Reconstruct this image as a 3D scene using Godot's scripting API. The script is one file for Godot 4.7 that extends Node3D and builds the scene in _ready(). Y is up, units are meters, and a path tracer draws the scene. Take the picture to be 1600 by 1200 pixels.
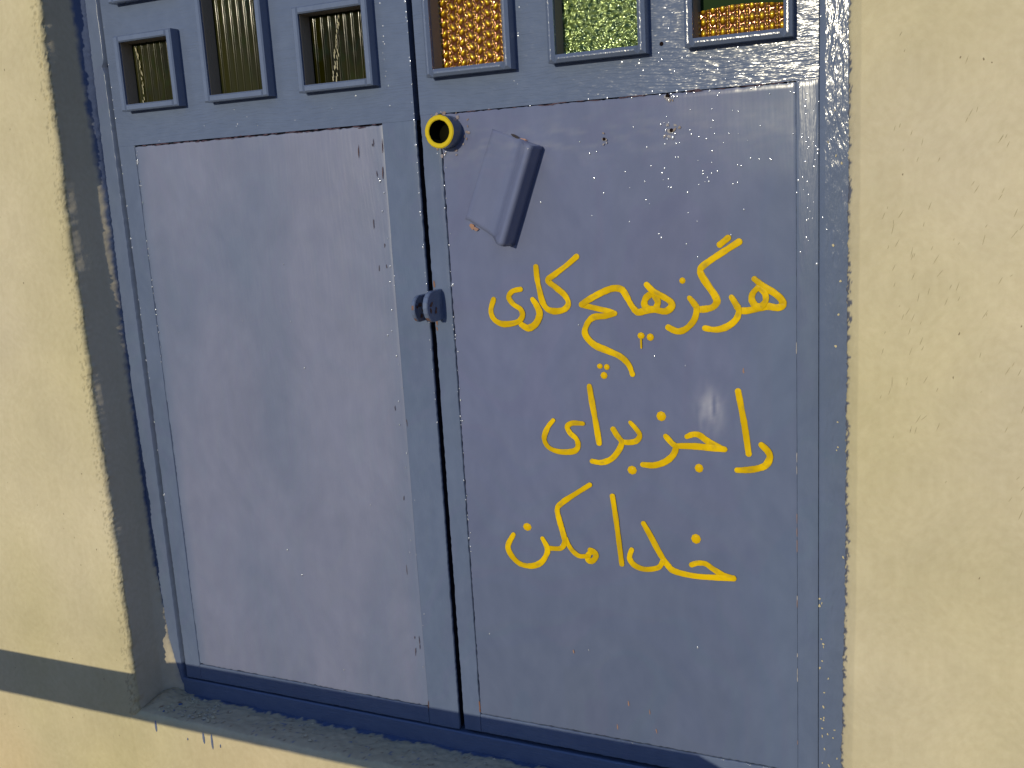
extends Node3D
# A blue steel double door with yellow hand lettering in a cream plaster wall, under a low sun.
# Door plane: z = 0, x to the right, y up, metres; the plaster face stands at z = 0.09.

const RAIL := Color(0.112, 0.143, 0.220)
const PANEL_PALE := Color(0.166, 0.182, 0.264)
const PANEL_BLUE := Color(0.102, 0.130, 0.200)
const PLASTER := Color(0.495, 0.44, 0.285)
const WALL_Z := 0.09
const SUN_AZ := -6.5
const SUN_EL := 9.5

var M := {}
var taken := {}
var rng := RandomNumberGenerator.new()
var n_slow := FastNoiseLite.new()
var n_mid := FastNoiseLite.new()
var n_fine := FastNoiseLite.new()
var n_cell := FastNoiseLite.new()

# ------------------------------------------------------------------ helpers
func numbered(called: String) -> String:
	if not taken.has(called):
		taken[called] = 0
		return called
	taken[called] += 1
	return "%s_%03d" % [called, taken[called]]

func tag(o: Node, label: String, category: String, group := "") -> void:
	o.set_meta("label", label)
	o.set_meta("category", category)
	if group != "":
		o.set_meta("group", group)

func thing(called: String, label: String, category: String, at := Vector3.ZERO) -> Node3D:
	var o := Node3D.new()
	o.name = numbered(called)
	add_child(o)
	o.position = at
	tag(o, label, category)
	o.set_meta("kind", "thing")
	return o

func node_under(called: String, parent: Node) -> Node3D:
	var o := Node3D.new()
	o.name = called
	parent.add_child(o, true)
	return o

func new_st() -> SurfaceTool:
	var st := SurfaceTool.new()
	st.begin(Mesh.PRIMITIVE_TRIANGLES)
	return st

func obj(called: String, st: SurfaceTool, m: Material, parent: Node) -> MeshInstance3D:
	st.generate_normals()
	var o := MeshInstance3D.new()
	o.name = called
	o.mesh = st.commit()
	o.material_override = m
	parent.add_child(o, true)
	return o

func tri(st: SurfaceTool, a: Vector3, b: Vector3, c: Vector3, col: Color) -> void:
	# a, b, c counter-clockwise as seen from the front (wound clockwise for Godot)
	st.set_color(col); st.add_vertex(a)
	st.set_color(col); st.add_vertex(c)
	st.set_color(col); st.add_vertex(b)

func quad(st: SurfaceTool, a: Vector3, b: Vector3, c: Vector3, d: Vector3, col: Color) -> void:
	tri(st, a, b, c, col)
	tri(st, a, c, d, col)

# A box whose front (z1) edges are chamfered by b.
func bar(st: SurfaceTool, x0: float, x1: float, y0: float, y1: float, z0: float, z1: float, b: float, col: Color) -> void:
	st.set_smooth_group(-1)
	var f := [[x0, y0], [x1, y0], [x1, y1], [x0, y1]]
	var g := [[x0 + b, y0 + b], [x1 - b, y0 + b], [x1 - b, y1 - b], [x0 + b, y1 - b]]
	for i in 4:
		var j: int = (i + 1) % 4
		var p := Vector3(f[i][0], f[i][1], z0)
		var q := Vector3(f[j][0], f[j][1], z0)
		var p1 := Vector3(f[i][0], f[i][1], z1 - b)
		var q1 := Vector3(f[j][0], f[j][1], z1 - b)
		var p2 := Vector3(g[i][0], g[i][1], z1)
		var q2 := Vector3(g[j][0], g[j][1], z1)
		quad(st, p, q, q1, p1, col)
		quad(st, p1, q1, q2, p2, col)
	quad(st, Vector3(g[0][0], g[0][1], z1), Vector3(g[1][0], g[1][1], z1), Vector3(g[2][0], g[2][1], z1), Vector3(g[3][0], g[3][1], z1), col)
	quad(st, Vector3(x0, y1, z0), Vector3(x1, y1, z0), Vector3(x1, y0, z0), Vector3(x0, y0, z0), col)

# A smooth grid of points; point(i, j) -> Vector3, colour(i, j, p) -> Color. Faces the viewer when i runs right and j runs up.
func grid(st: SurfaceTool, nu: int, nv: int, point: Callable, colour: Callable) -> void:
	st.set_smooth_group(0)
	var base := 0
	for j in nv + 1:
		for i in nu + 1:
			var p: Vector3 = point.call(i, j)
			st.set_color(colour.call(i, j, p))
			st.add_vertex(p)
	for j in nv:
		for i in nu:
			var a := base + j * (nu + 1) + i
			var b := a + 1
			var c := a + nu + 2
			var d := a + nu + 1
			st.add_index(a); st.add_index(c); st.add_index(b)
			st.add_index(a); st.add_index(d); st.add_index(c)

# A hand-cut sheet: slightly buckled, with uneven edges and a skirt that drops behind it.
func sheet(x0: float, x1: float, y0: float, y1: float, z: float, step: float, ragged: float, buckle: float, colour: Callable, ragged_ends := 1.0, rag_left := 1.0, rag_right := 1.0) -> SurfaceTool:
	var st := new_st()
	var us: Array[float] = [0.0, 0.0, 0.0005 / (x1 - x0)]
	var vs: Array[float] = [0.0, 0.0, 0.0005 / (y1 - y0)]
	for k in int((x1 - x0) / step) - 1: us.append((k + 1.0) * step / (x1 - x0))
	for k in int((y1 - y0) / step) - 1: vs.append((k + 1.0) * step / (y1 - y0))
	us.append(1.0 - us[2]); us.append(1.0); us.append(1.0)
	vs.append(1.0 - vs[2]); vs.append(1.0); vs.append(1.0)
	var mx := us.size() - 1
	var my := vs.size() - 1
	var point := func(i: int, j: int) -> Vector3:
		var x := x0 + (x1 - x0) * us[i]
		var y := y0 + (y1 - y0) * vs[j]
		var side := -1 if i <= 2 else (1 if i >= mx - 2 else 0)
		var end := -1 if j <= 2 else (1 if j >= my - 2 else 0)
		var zz := z + buckle * n_slow.get_noise_2d(x * 900.0 + 300.0, y * 900.0)
		if side < 0: x += rag_left * ragged * clampf(0.35 + n_fine.get_noise_2d(y * 9000.0, 11.0 + x0 * 5000.0) * 1.3, 0.0, 1.0)
		if side > 0: x -= rag_right * ragged * clampf(0.35 + n_fine.get_noise_2d(y * 9000.0, 31.0 + x0 * 5000.0) * 1.3, 0.0, 1.0)
		if end < 0: y += ragged_ends * ragged * clampf(0.35 + n_fine.get_noise_2d(x * 9000.0, 51.0 + y0 * 5000.0) * 1.3, 0.0, 1.0)
		if end > 0: y -= ragged_ends * ragged * clampf(0.35 + n_fine.get_noise_2d(x * 9000.0, 71.0 + y0 * 5000.0) * 1.3, 0.0, 1.0)
		if i == 1 or j == 1 or i == mx - 1 or j == my - 1: zz -= 0.00012
		if i == 0 or j == 0 or i == mx or j == my: zz = z - 0.006
		return Vector3(x, y, zz)
	grid(st, mx, my, point, colour)
	return st

# A flat plate at z with rectangular openings left out.
func plate_with_openings(x0: float, x1: float, y0: float, y1: float, z0: float, z: float, holes: Array, col: Color) -> SurfaceTool:
	var st := new_st()
	st.set_smooth_group(-1)
	var xs := [x0, x1]
	var ys := [y0, y1]
	for h in holes:
		xs.append(h[0]); xs.append(h[1]); ys.append(h[2]); ys.append(h[3])
	xs.sort(); ys.sort()
	for j in ys.size() - 1:
		for i in xs.size() - 1:
			var cx: float = (xs[i] + xs[i + 1]) * 0.5
			var cy: float = (ys[j] + ys[j + 1]) * 0.5
			if xs[i + 1] - xs[i] < 1e-6 or ys[j + 1] - ys[j] < 1e-6:
				continue
			var inside := false
			for h in holes:
				if cx > h[0] and cx < h[1] and cy > h[2] and cy < h[3]:
					inside = true
			if not inside:
				quad(st, Vector3(xs[i], ys[j], z), Vector3(xs[i + 1], ys[j], z), Vector3(xs[i + 1], ys[j + 1], z), Vector3(xs[i], ys[j + 1], z), col)
	var c := [Vector3(x0, y0, z), Vector3(x1, y0, z), Vector3(x1, y1, z), Vector3(x0, y1, z)]
	for i in 4:
		var a: Vector3 = c[i]
		var b: Vector3 = c[(i + 1) % 4]
		quad(st, Vector3(a.x, a.y, z0), Vector3(b.x, b.y, z0), b, a, col)
	return st

# A small uneven patch lying on the surface.
func patch(st: SurfaceTool, c: Vector3, rx: float, ry: float, turn: float, lift: float, col: Color) -> void:
	st.set_smooth_group(-1)
	var k := 9
	var ring: Array[Vector3] = []
	for i in k:
		var a := TAU * i / k
		var r := rng.randf_range(0.55, 1.1)
		var v := Vector2(cos(a) * rx * r, sin(a) * ry * r).rotated(turn)
		ring.append(c + Vector3(v.x, v.y, lift * 0.4))
	for i in k:
		tri(st, c + Vector3(0, 0, lift), ring[i], ring[(i + 1) % k], col)

# A low dome (a drip or blob of paint, a bead of weld).
func blob(st: SurfaceTool, c: Vector3, rx: float, ry: float, h: float, col: Color) -> void:
	st.set_smooth_group(1)
	var k := 8
	var prev: Array[Vector3] = []
	for s in 3:
		var f := cos(PI * 0.5 * s / 3.0)
		var z := h * sin(PI * 0.5 * s / 3.0)
		var ring: Array[Vector3] = []
		for i in k:
			var a := TAU * i / k
			ring.append(c + Vector3(cos(a) * rx * f, sin(a) * ry * f, z))
		if s > 0:
			for i in k:
				var j := (i + 1) % k
				quad(st, prev[i], prev[j], ring[j], ring[i], col)
		prev = ring
	for i in k:
		tri(st, c + Vector3(0, 0, h), prev[i], prev[(i + 1) % k], col)

func spline(flat: Array, per: int) -> PackedVector2Array:
	var p: Array[Vector2] = []
	for i in flat.size() / 2:
		p.append(Vector2(flat[i * 2], flat[i * 2 + 1]) * 0.001)
	var out := PackedVector2Array()
	for i in p.size() - 1:
		var a := p[maxi(i - 1, 0)]
		var d := p[mini(i + 2, p.size() - 1)]
		for k in per:
			out.append(p[i].cubic_interpolate(p[i + 1], a, d, float(k) / per))
	out.append(p[p.size() - 1])
	return out

# One brush stroke of thick paint: a ridge with rounded ends.
func stroke(st: SurfaceTool, path: PackedVector2Array, half: float, h: float, z: float, seed_at: float) -> void:
	st.set_smooth_group(2)
	var n := path.size()
	var prof := [[-1.0, -0.1], [-0.93, 0.75], [-0.74, 1.0], [0.0, 0.95], [0.74, 1.0], [0.93, 0.75], [1.0, -0.1]]
	var rows: Array = []
	var ahead := (path[1] - path[0]).normalized()
	var back := (path[n - 1] - path[n - 2]).normalized()
	var pts: Array = []      # centre, direction, width factor, height factor
	for e in 3:
		var a := PI * 0.5 * (3 - e) / 3.0
		pts.append([path[0] - ahead * half * 0.8 * sin(a), ahead, maxf(cos(a), 0.03)])
	for i in n:
		var d := (path[mini(i + 1, n - 1)] - path[maxi(i - 1, 0)]).normalized()
		pts.append([path[i], d, 1.0])
	for e in 3:
		var a := PI * 0.5 * (e + 1) / 3.0
		pts.append([path[n - 1] + back * half * 0.8 * sin(a), back, maxf(cos(a), 0.03)])
	for i in pts.size():
		var c: Vector2 = pts[i][0]
		var d: Vector2 = pts[i][1]
		var w: float = half * float(pts[i][2]) * (1.0 + 0.10 * n_fine.get_noise_2d(i * 14.0, seed_at * 91.0) + 0.22 * n_slow.get_noise_2d(i * 16.0, seed_at * 131.0)) * (0.84 + 0.16 * sin(PI * clampf(float(i) / pts.size(), 0.0, 1.0)))
		var side := Vector2(d.y, -d.x)
		var row: Array = []
		for q in prof:
			var o: Vector2 = c + side * w * float(q[0])
			var hh: float = h * float(q[1]) * (0.9 + 0.25 * n_mid.get_noise_2d(i * 9.0 + 400.0, float(q[0]) * 20.0 + seed_at * 50.0)) * sqrt(float(pts[i][2]))
			row.append(Vector3(o.x, o.y, z + (hh if hh > 0.0 else -0.0003)))
		rows.append(row)
	var tone := func(i: int, k: int) -> Color:
		var t := clampf(0.5 + n_slow.get_noise_2d(i * 11.0, seed_at * 77.0) * 1.3 + 0.5 * n_mid.get_noise_2d(k * 45.0 + seed_at * 31.0, i * 5.0), 0.0, 1.0)
		var c := Color(0.45, 0.290, 0.004).lerp(Color(0.63, 0.410, 0.005), t)
		var thin := clampf(n_mid.get_noise_2d(k * 60.0 + 700.0 + seed_at * 53.0, i * 9.0) * 3.0 - 0.5, 0.0, 1.0)
		return c.lerp(Color(0.30, 0.215, 0.030), thin * 0.6)
	for i in rows.size() - 1:
		for k in prof.size() - 1:
			var at := [[i, k], [i + 1, k], [i + 1, k + 1], [i, k], [i + 1, k + 1], [i, k + 1]]
			for a in at:
				st.set_color(tone.call(a[0], a[1]))
				st.add_vertex(rows[a[0]][a[1]])

# ------------------------------------------------------------------ textures
func relief(w: int, h: int, fx: float, fy: float, octaves: int, sd: int, power := 1.0) -> Image:
	# a tiling picture of smooth noise, stretched by fx, fy
	var n := FastNoiseLite.new()
	n.seed = sd
	n.noise_type = FastNoiseLite.TYPE_SIMPLEX_SMOOTH
	n.fractal_octaves = octaves
	n.frequency = 1.0
	var im := Image.create(w, h, false, Image.FORMAT_RGB8)
	for y in h:
		for x in w:
			var a := TAU * x / w
			var b := TAU * y / h
			var v := n.get_noise_3d(cos(a) * fx + 40.0, sin(a) * fx, cos(b) * fy) * 0.6 + n.get_noise_3d(sin(b) * fy + 9.0, cos(a) * fx, sin(a) * fx + cos(b) * fy) * 0.6
			v = clampf(0.5 + 0.5 * v, 0.0, 1.0)
			v = pow(v, power)
			im.set_pixel(x, y, Color(v, v, v))
	return im

func as_normals(im: Image, strength: float) -> ImageTexture:
	var b: Image = im.duplicate()
	b.bump_map_to_normal_map(strength)
	return ImageTexture.create_from_image(b)

func as_tint(im: Image, lo: Color, hi: Color) -> ImageTexture:
	var b := Image.create(im.get_width(), im.get_height(), false, Image.FORMAT_RGB8)
	for y in im.get_height():
		for x in im.get_width():
			b.set_pixel(x, y, lo.lerp(hi, im.get_pixel(x, y).r))
	return ImageTexture.create_from_image(b)

func paint(rough: float, normals: Texture2D, amount: float, scale: Vector3, tint: Texture2D = null) -> StandardMaterial3D:
	var m := StandardMaterial3D.new()
	m.vertex_color_use_as_albedo = true
	m.roughness = rough
	m.uv1_triplanar = true
	m.uv1_world_triplanar = true
	m.uv1_scale = scale
	if normals != null:
		m.normal_enabled = true
		m.normal_texture = normals
		m.normal_scale = amount
	if tint != null:
		m.albedo_texture = tint
	return m

func make_materials() -> void:
	n_slow.seed = 3; n_slow.frequency = 0.0035; n_slow.fractal_octaves = 3
	n_mid.seed = 7; n_mid.frequency = 0.012; n_mid.fractal_octaves = 4
	n_fine.seed = 11; n_fine.frequency = 0.035; n_fine.fractal_octaves = 4
	n_cell.seed = 15; n_cell.noise_type = FastNoiseLite.TYPE_CELLULAR; n_cell.frequency = 0.12
	var streak_y := relief(256, 256, 9.0, 1.6, 4, 21)      # long in y
	var streak_x := relief(256, 256, 1.6, 9.0, 4, 22)      # long in x
	var grain := relief(384, 384, 7.0, 7.0, 5, 23)
	var broad := relief(256, 256, 1.4, 1.4, 5, 24)
	var pale := Color(1, 1, 1)
	var worn := as_tint(broad, Color(0.89, 0.90, 0.92), pale)
	M.stile = paint(0.20, as_normals(streak_y, 5.0), 0.07, Vector3(5.0, 3.0, 5.0), worn)
	M.rail = paint(0.16, as_normals(streak_x, 5.0), 0.21, Vector3(3.0, 5.0, 5.0), worn)
	M.jamb = paint(0.14, as_normals(relief(256, 256, 6.0, 2.0, 5, 26), 7.0), 0.17, Vector3(4.0, 4.0, 4.0), worn)
	M.panel = paint(0.36, as_normals(streak_y, 5.0), 0.04, Vector3(3.0, 2.0, 3.0), worn)
	M.panel_gloss = paint(0.15, as_normals(streak_y, 5.0), 0.008, Vector3(3.0, 2.0, 3.0), worn)
	M.trim = paint(0.20, as_normals(grain, 4.0), 0.22, Vector3(6, 6, 6), worn)
	M.blob = paint(0.16, null, 0.0, Vector3.ONE)
	M.bead = paint(0.16, null, 0.0, Vector3.ONE)
	M.bead.metallic = 0.5
	M.mark = paint(0.75, null, 0.0, Vector3.ONE)
	M.yellow = paint(0.30, as_normals(grain, 4.0), 0.06, Vector3(6, 6, 6))
	for m in [M.stile, M.rail, M.jamb]: m.metallic_specular = 0.34
	M.panel_gloss.metallic_specular = 0.32
	M.yellow.metallic_specular = 0.13
	M.plaster = paint(0.95, as_normals(grain, 5.0), 0.10, Vector3(4.0, 4.0, 4.0), as_tint(relief(384, 384, 3.0, 3.0, 5, 25), Color(0.92, 0.91, 0.89), pale))
	M.raw = paint(0.85, as_normals(grain, 5.0), 0.4, Vector3(6, 6, 6))
	M.dark = paint(0.9, null, 0.0, Vector3.ONE)
	M.dark.metallic_specular = 0.05
	M.ribbed = paint(0.10, null, 0.0, Vector3.ONE)
	M.ribbed.metallic_specular = 0.22
	M.amber = paint(0.16, null, 0.0, Vector3.ONE)
	M.amber.metallic = 0.5
	M.amber.clearcoat_enabled = true
	M.amber.clearcoat = 0.3
	M.amber.clearcoat_roughness = 0.08
	M.green = paint(0.14, null, 0.0, Vector3.ONE)
	M.green.metallic = 0.35
	M.backing = paint(0.6, null, 0.0, Vector3.ONE)
	M.backing.metallic_specular = 0.1
	M.ground = paint(0.95, as_normals(grain, 6.0), 0.8, Vector3(1.5, 1.5, 1.5), as_tint(broad, Color(0.8, 0.8, 0.8), pale))
	M.wood = paint(0.7, as_normals(streak_x, 5.0), 0.5, Vector3(2, 6, 6), as_tint(streak_x, Color(0.7, 0.68, 0.65), pale))

# ------------------------------------------------------------------ plaster wall
func plaster_colour(p: Vector3) -> Color:
	var t := n_mid.get_noise_2d(p.x * 260.0, p.y * 260.0)
	var u := n_slow.get_noise_2d(p.x * 420.0 + 90.0, p.y * 300.0)
	var c := PLASTER * (1.0 + 0.10 * t + 0.10 * u)
	c.b *= 1.0 + 0.16 * u
	var low := clampf((0.12 - p.y) / 0.4, 0.0, 1.0) * clampf(0.4 + u * 1.8, 0.0, 1.0)
	c = c * (1.0 + 0.05 * n_fine.get_noise_2d(p.x * 330.0 + 60.0, p.y * 260.0))
	c = c.lerp(Color(0.52, 0.38, 0.18), low * 0.40)       # ochre damp stain near the foot
	return c

func face_bump(x: float, y: float) -> float:
	return 0.0016 * n_slow.get_noise_2d(x * 500.0, y * 500.0) + 0.0007 * n_mid.get_noise_2d(x * 500.0, y * 500.0)

func jamb_x(y: float) -> float:     # where the left reveal meets the door frame
	var t := 0.0
	var ys := [-0.06, -0.036, 0.044, 0.178, 0.362, 0.565, 0.819, 1.003, 1.256, 1.9]
	var xs := [-0.520, -0.530, -0.549, -0.559, -0.562, -0.561, -0.557, -0.555, -0.550, -0.548]
	if y <= ys[0]:
		return xs[0]
	for i in ys.size() - 1:
		if y <= ys[i + 1]:
			t = (y - ys[i]) / (ys[i + 1] - ys[i])
			return lerpf(xs[i], xs[i + 1], t) + 0.0022 * n_fine.get_noise_1d(y * 2600.0)
	return xs[9]

func corner_x(y: float) -> float:
	return -0.5675 + 0.0035 * sin(y * 5.2 + 0.6) + 0.0044 * n_slow.get_noise_1d(y * 1900.0) + 0.0030 * n_mid.get_noise_1d(y * 1700.0) + 0.0024 * n_fine.get_noise_1d(y * 3000.0 + 70.0)

func make_wall() -> void:
	var wall := thing("plaster_wall", "cream plastered wall with rough chipped edges round the blue double door", "wall")
	# left part: face, rounded arris, reveal
	var ys: Array[float] = [-0.36, -0.3, -0.25]
	var y := -0.22
	while y < 1.32:
		ys.append(y); y += 0.003
	for extra in [1.4, 1.6, 1.8, 2.0]: ys.append(extra)
	var xs: Array[float] = [-2.8, -2.0, -1.5, -1.25]
	var x := -1.15
	while x < -0.62:
		xs.append(x); x += 0.009
	var nface := xs.size()
	var edge := 16                  # columns from -0.62 to the arris
	var arc := 7
	var rev := 34
	var point := func(i: int, j: int) -> Vector3:
		var py := ys[j]
		if i < nface:
			return Vector3(xs[i], py, WALL_Z + face_bump(xs[i], py))
		var r := 0.009
		var cx := corner_x(py)
		var below := py < -0.078
		var rough := clampf(0.3 + 1.3 * n_mid.get_noise_1d(py * 900.0 + 55.0), 0.0, 1.0)
		if i < nface + edge:
			var s := float(i - nface + 1) / edge
			var px := lerpf(-0.617, -0.5675 if below else cx - r, s)
			var chip := 0.0 if below else -0.0045 * pow(s, 5.0) * rough * clampf(0.5 + 1.6 * n_fine.get_noise_2d(px * 3000.0, py * 2600.0), 0.0, 1.0)
			return Vector3(px, py, WALL_Z + face_bump(px, py) + chip - (0.004 * clampf((px + 0.590) / 0.02, 0.0, 1.0) if below else 0.0))
		if below:
			var s2 := float(i - nface - edge + 1) / (arc + rev)
			return Vector3(-0.5675 + 0.06 * s2, py, WALL_Z - 0.004 - 0.03 * s2)
		if i < nface + edge + arc:
			var a := PI * 0.5 * float(i - nface - edge + 1) / arc
			var k := 0.0030 * rough * n_fine.get_noise_2d(a * 60.0, py * 2600.0 + 900.0)
			return Vector3(cx - r + (r + k) * sin(a), py, WALL_Z - r + (r + k) * cos(a) + face_bump(cx, py) * (1.0 - a))
		var s3 := float(i - nface - edge - arc + 1) / rev
		var pz := lerpf(WALL_Z - r, -0.012, s3)
		var dep := clampf(1.0 - pz / (WALL_Z - r), 0.0, 1.0)
		var calm := -0.5675 + 0.0035 * sin(py * 5.2 + 0.6) + 0.002 * n_slow.get_noise_1d(py * 1500.0)
		var px3 := lerpf(lerpf(cx, calm, smoothstep(0.0, 0.22, dep)), lerpf(-0.5625, minf(jamb_x(py), -0.555), smoothstep(0.72, 1.0, dep)), dep) + maxf(jamb_x(py) + 0.555, 0.0) * pow(dep, 13.0)
		px3 += 0.0006 * n_mid.get_noise_2d(pz * 900.0, py * 900.0) * s3 * (1.0 - s3) * 4.0 + 0.0003 * n_fine.get_noise_2d(pz * 2500.0, py * 2500.0)
		return Vector3(px3, py, pz)
	var colour := func(i: int, _j: int, p: Vector3) -> Color:
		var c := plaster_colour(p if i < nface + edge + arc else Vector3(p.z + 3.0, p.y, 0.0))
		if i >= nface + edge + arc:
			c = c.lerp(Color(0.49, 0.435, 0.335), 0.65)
			# blue paint carried over from the frame onto the plaster
			var reach := 0.009 + 0.004 * clampf((p.y - 0.35) / 0.5, 0.0, 1.0) + 0.012 * clampf((p.y - 0.85) / 0.3, 0.0, 1.0)
			if p.y < 0.2: reach *= 0.25
			reach += 0.005 * n_fine.get_noise_2d(p.y * 1500.0, p.z * 1500.0) + 0.004 * n_mid.get_noise_1d(p.y * 700.0)
			c = c.lerp(Color(0.05, 0.09, 0.20), clampf((reach - p.z) / 0.009, 0.0, 1.0) * 0.92)
		elif i >= nface + edge - 5 and p.y > -0.08:
			var t := n_fine.get_noise_2d(p.x * 4200.0, p.y * 2600.0)
			if t > 0.24: c = c * 0.72
		return c
	var st := new_st()
	grid(st, nface + edge + arc + rev - 1, ys.size() - 1, point, colour)
	obj("wall_face", st, M.plaster, wall)

	# right part: thin ragged bevel at the door, then the face
	var rx: Array[float] = []
	for k in 12: rx.append(0.7485 + 0.0016 * k)
	x = 0.770
	while x < 1.05:
		rx.append(x); x += 0.010
	for extra in [1.2, 1.6, 2.4]: rx.append(extra)
	var rpoint := func(i: int, j: int) -> Vector3:
		var py := ys[j]
		var px := rx[i - 1] if i > 0 else 0.7485
		var shift := 0.0015 * n_mid.get_noise_1d(py * 900.0 + 300.0) - 0.007 * clampf((0.35 - py) / 0.45, 0.0, 1.0)
		var near := clampf((0.790 - px) / 0.03, 0.0, 1.0)
		var t := clampf((px - 0.7485) / 0.0165, 0.0, 1.0)
		var z := WALL_Z - 0.0125 * (1.0 - t) - 0.003 * pow(1.0 - t, 4.0)
		z += face_bump(px, py) + 0.0011 * (1.0 - t) * n_fine.get_noise_2d(px * 5000.0, py * 2300.0)
		px += shift * near + 0.0022 * pow(1.0 - t, 2.0) * n_fine.get_noise_1d(py * 3600.0 + 20.0)
		if i == 0:
			z = -0.01
		return Vector3(px, py, z)
	var rcolour := func(i: int, j: int, p: Vector3) -> Color:
		var c := plaster_colour(p)
		var reach := 0.7515 + 0.008 * n_fine.get_noise_1d(p.y * 2300.0 + 600.0) + 0.004 * n_mid.get_noise_1d(p.y * 700.0 + 80.0) - 0.007 * clampf((0.35 - p.y) / 0.45, 0.0, 1.0)
		if i == 0: return RAIL
		var k := clampf((reach - p.x) / 0.0012, 0.0, 1.0)
		if n_fine.get_noise_2d(p.x * 7000.0, p.y * 3600.0) > 0.28: k = 0.0
		c = c.lerp(Color(0.10, 0.11, 0.15), k)
		return c
	st = new_st()
	grid(st, rx.size(), ys.size() - 1, rpoint, rcolour)
	obj("wall_face", st, M.plaster, wall)

	# rough ledge under the door, rounding over into the wall below it
	var lx: Array[float] = []
	x = -0.592
	while x < 0.80:
		lx.append(x); x += 0.0035
	var prof: Array[Vector2] = []       # (z, y)
	for k in 34: prof.append(Vector2(-0.02 + 0.0028 * k, -0.064 - 0.00012 * k))
	for k in 7:
		var a := PI * 0.5 * (k + 1) / 7.0
		prof.append(Vector2(0.0745 + 0.0155 * sin(a), -0.0835 + 0.0155 * cos(a)))
	for k in 20: prof.append(Vector2(0.09, -0.0865 - 0.0035 * k))
	prof.append(Vector2(0.09, -0.2)); prof.append(Vector2(0.09, -0.36))
	var np := prof.size()
	var lpoint := func(i: int, j: int) -> Vector3:
		var q := prof[np - 1 - j]
		var px := lx[i]
		var top := clampf((q.y + 0.10) / 0.02, 0.0, 1.0)
		var b := 0.0030 * n_mid.get_noise_2d(px * 900.0, q.x * 1400.0) + 0.0022 * n_fine.get_noise_2d(px * 1400.0, q.x * 1700.0)
		var corner := 0.012 * exp(-pow((px + 0.545) / 0.022, 2.0))       # mortar heaped in the corner
		var py := q.y + (b + corner * clampf((0.09 - q.x) / 0.05, 0.0, 1.0) - 0.004 * clampf((0.03 - q.x) / 0.03, 0.0, 1.0) * 0.5) * top
		var pz := q.x + face_bump(px, q.y) + 0.002 * top * n_mid.get_noise_1d(px * 900.0 + 44.0)
		pz -= 0.004 * clampf((-0.580 - px) / 0.012, 0.0, 1.0)
		return Vector3(px, py, pz)
	var lcolour := func(_i: int, _j: int, p: Vector3) -> Color:
		var c := plaster_colour(p)
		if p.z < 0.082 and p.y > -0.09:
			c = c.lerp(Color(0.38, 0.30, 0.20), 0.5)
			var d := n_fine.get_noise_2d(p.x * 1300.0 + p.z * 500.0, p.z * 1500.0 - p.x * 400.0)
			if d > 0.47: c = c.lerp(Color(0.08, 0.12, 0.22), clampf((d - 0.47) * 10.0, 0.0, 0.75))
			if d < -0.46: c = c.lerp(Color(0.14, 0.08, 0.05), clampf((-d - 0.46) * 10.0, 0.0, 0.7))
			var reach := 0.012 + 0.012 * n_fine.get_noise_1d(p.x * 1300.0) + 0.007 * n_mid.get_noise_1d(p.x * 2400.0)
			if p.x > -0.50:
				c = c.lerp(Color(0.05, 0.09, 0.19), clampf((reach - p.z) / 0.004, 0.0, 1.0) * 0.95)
		return c
	st = new_st()
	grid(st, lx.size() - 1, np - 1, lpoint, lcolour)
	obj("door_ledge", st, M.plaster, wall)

	st = new_st()
	for k in 150:
		var near := k < 90
		var px := rng.randf_range(-0.555, -0.40) if near else rng.randf_range(-0.5, 0.5)
		var pz := rng.randf_range(0.012, 0.075)
		var rr := rng.randf_range(0.0014, 0.0058) * (1.0 if near else 0.7)
		var tone := plaster_colour(Vector3(px, -0.07, pz)).lerp(Color(0.30, 0.28, 0.25), rng.randf() * 0.7)
		if rng.randf() < 0.12: tone = Color(0.07, 0.12, 0.24)
		st.set_smooth_group(-1)
		var c := Vector3(px, -0.0665 + 0.0030 * n_mid.get_noise_2d(px * 900.0, pz * 1400.0), pz)
		var ring: Array[Vector3] = []
		for i in 6:
			var a := TAU * i / 6.0
			var q := rr * rng.randf_range(0.6, 1.2)
			ring.append(c + Vector3(cos(a) * q, 0.0, -sin(a) * q))
		var apex := c + Vector3(rng.randfn(0.0, rr * 0.2), rr * rng.randf_range(0.4, 0.9), rng.randfn(0.0, rr * 0.2))
		for i in 6: tri(st, apex, ring[i], ring[(i + 1) % 6], tone)
	obj("plaster_crumbs", st, M.plaster, wall).set_meta("kind", "stuff")

	# lintel above the door, out of the photograph
	st = new_st()
	bar(st, -0.60, 0.80, 1.80, 2.6, -0.2, 0.0885, 0.004, PLASTER)
	obj("lintel", st, M.plaster, wall)
	st = new_st()
	bar(st, -2.8, -0.60, 2.0, 2.6, -0.2, 0.09, 0.002, PLASTER)
	obj("upper_wall", st, M.plaster, wall)
	st = new_st()
	bar(st, 0.80, 2.4, 2.0, 2.6, -0.2, 0.09, 0.002, PLASTER)
	obj("upper_wall", st, M.plaster, wall)
	# thickness of the wall behind the plaster skin
	for s in [[-2.8, -0.575], [0.765, 2.4]]:
		st = new_st()
		bar(st, s[0], s[1], -0.36, 2.6, -0.22, 0.06, 0.002, PLASTER)
		obj("wall_core", st, M.plaster, wall)
	# blue paint that ran down the wall below the ledge
	for d in [[-0.5215, -0.078, 0.026, 0.0032], [-0.404, -0.080, 0.026, 0.0030], [-0.3845, -0.080, 0.034, 0.0026], [-0.365, -0.098, 0.008, 0.0012], [-0.444, -0.10, 0.006, 0.0014]]:
		st = new_st()
		blob(st, Vector3(d[0], d[1] - d[2] * 0.5, 0.0894), d[3], d[2] * 0.5, 0.0022, Color(0.13, 0.16, 0.24))
		obj("paint_drip", st, M.blob, wall)
	# pits and knocked-off grains in the plaster
	st = new_st()
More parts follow.
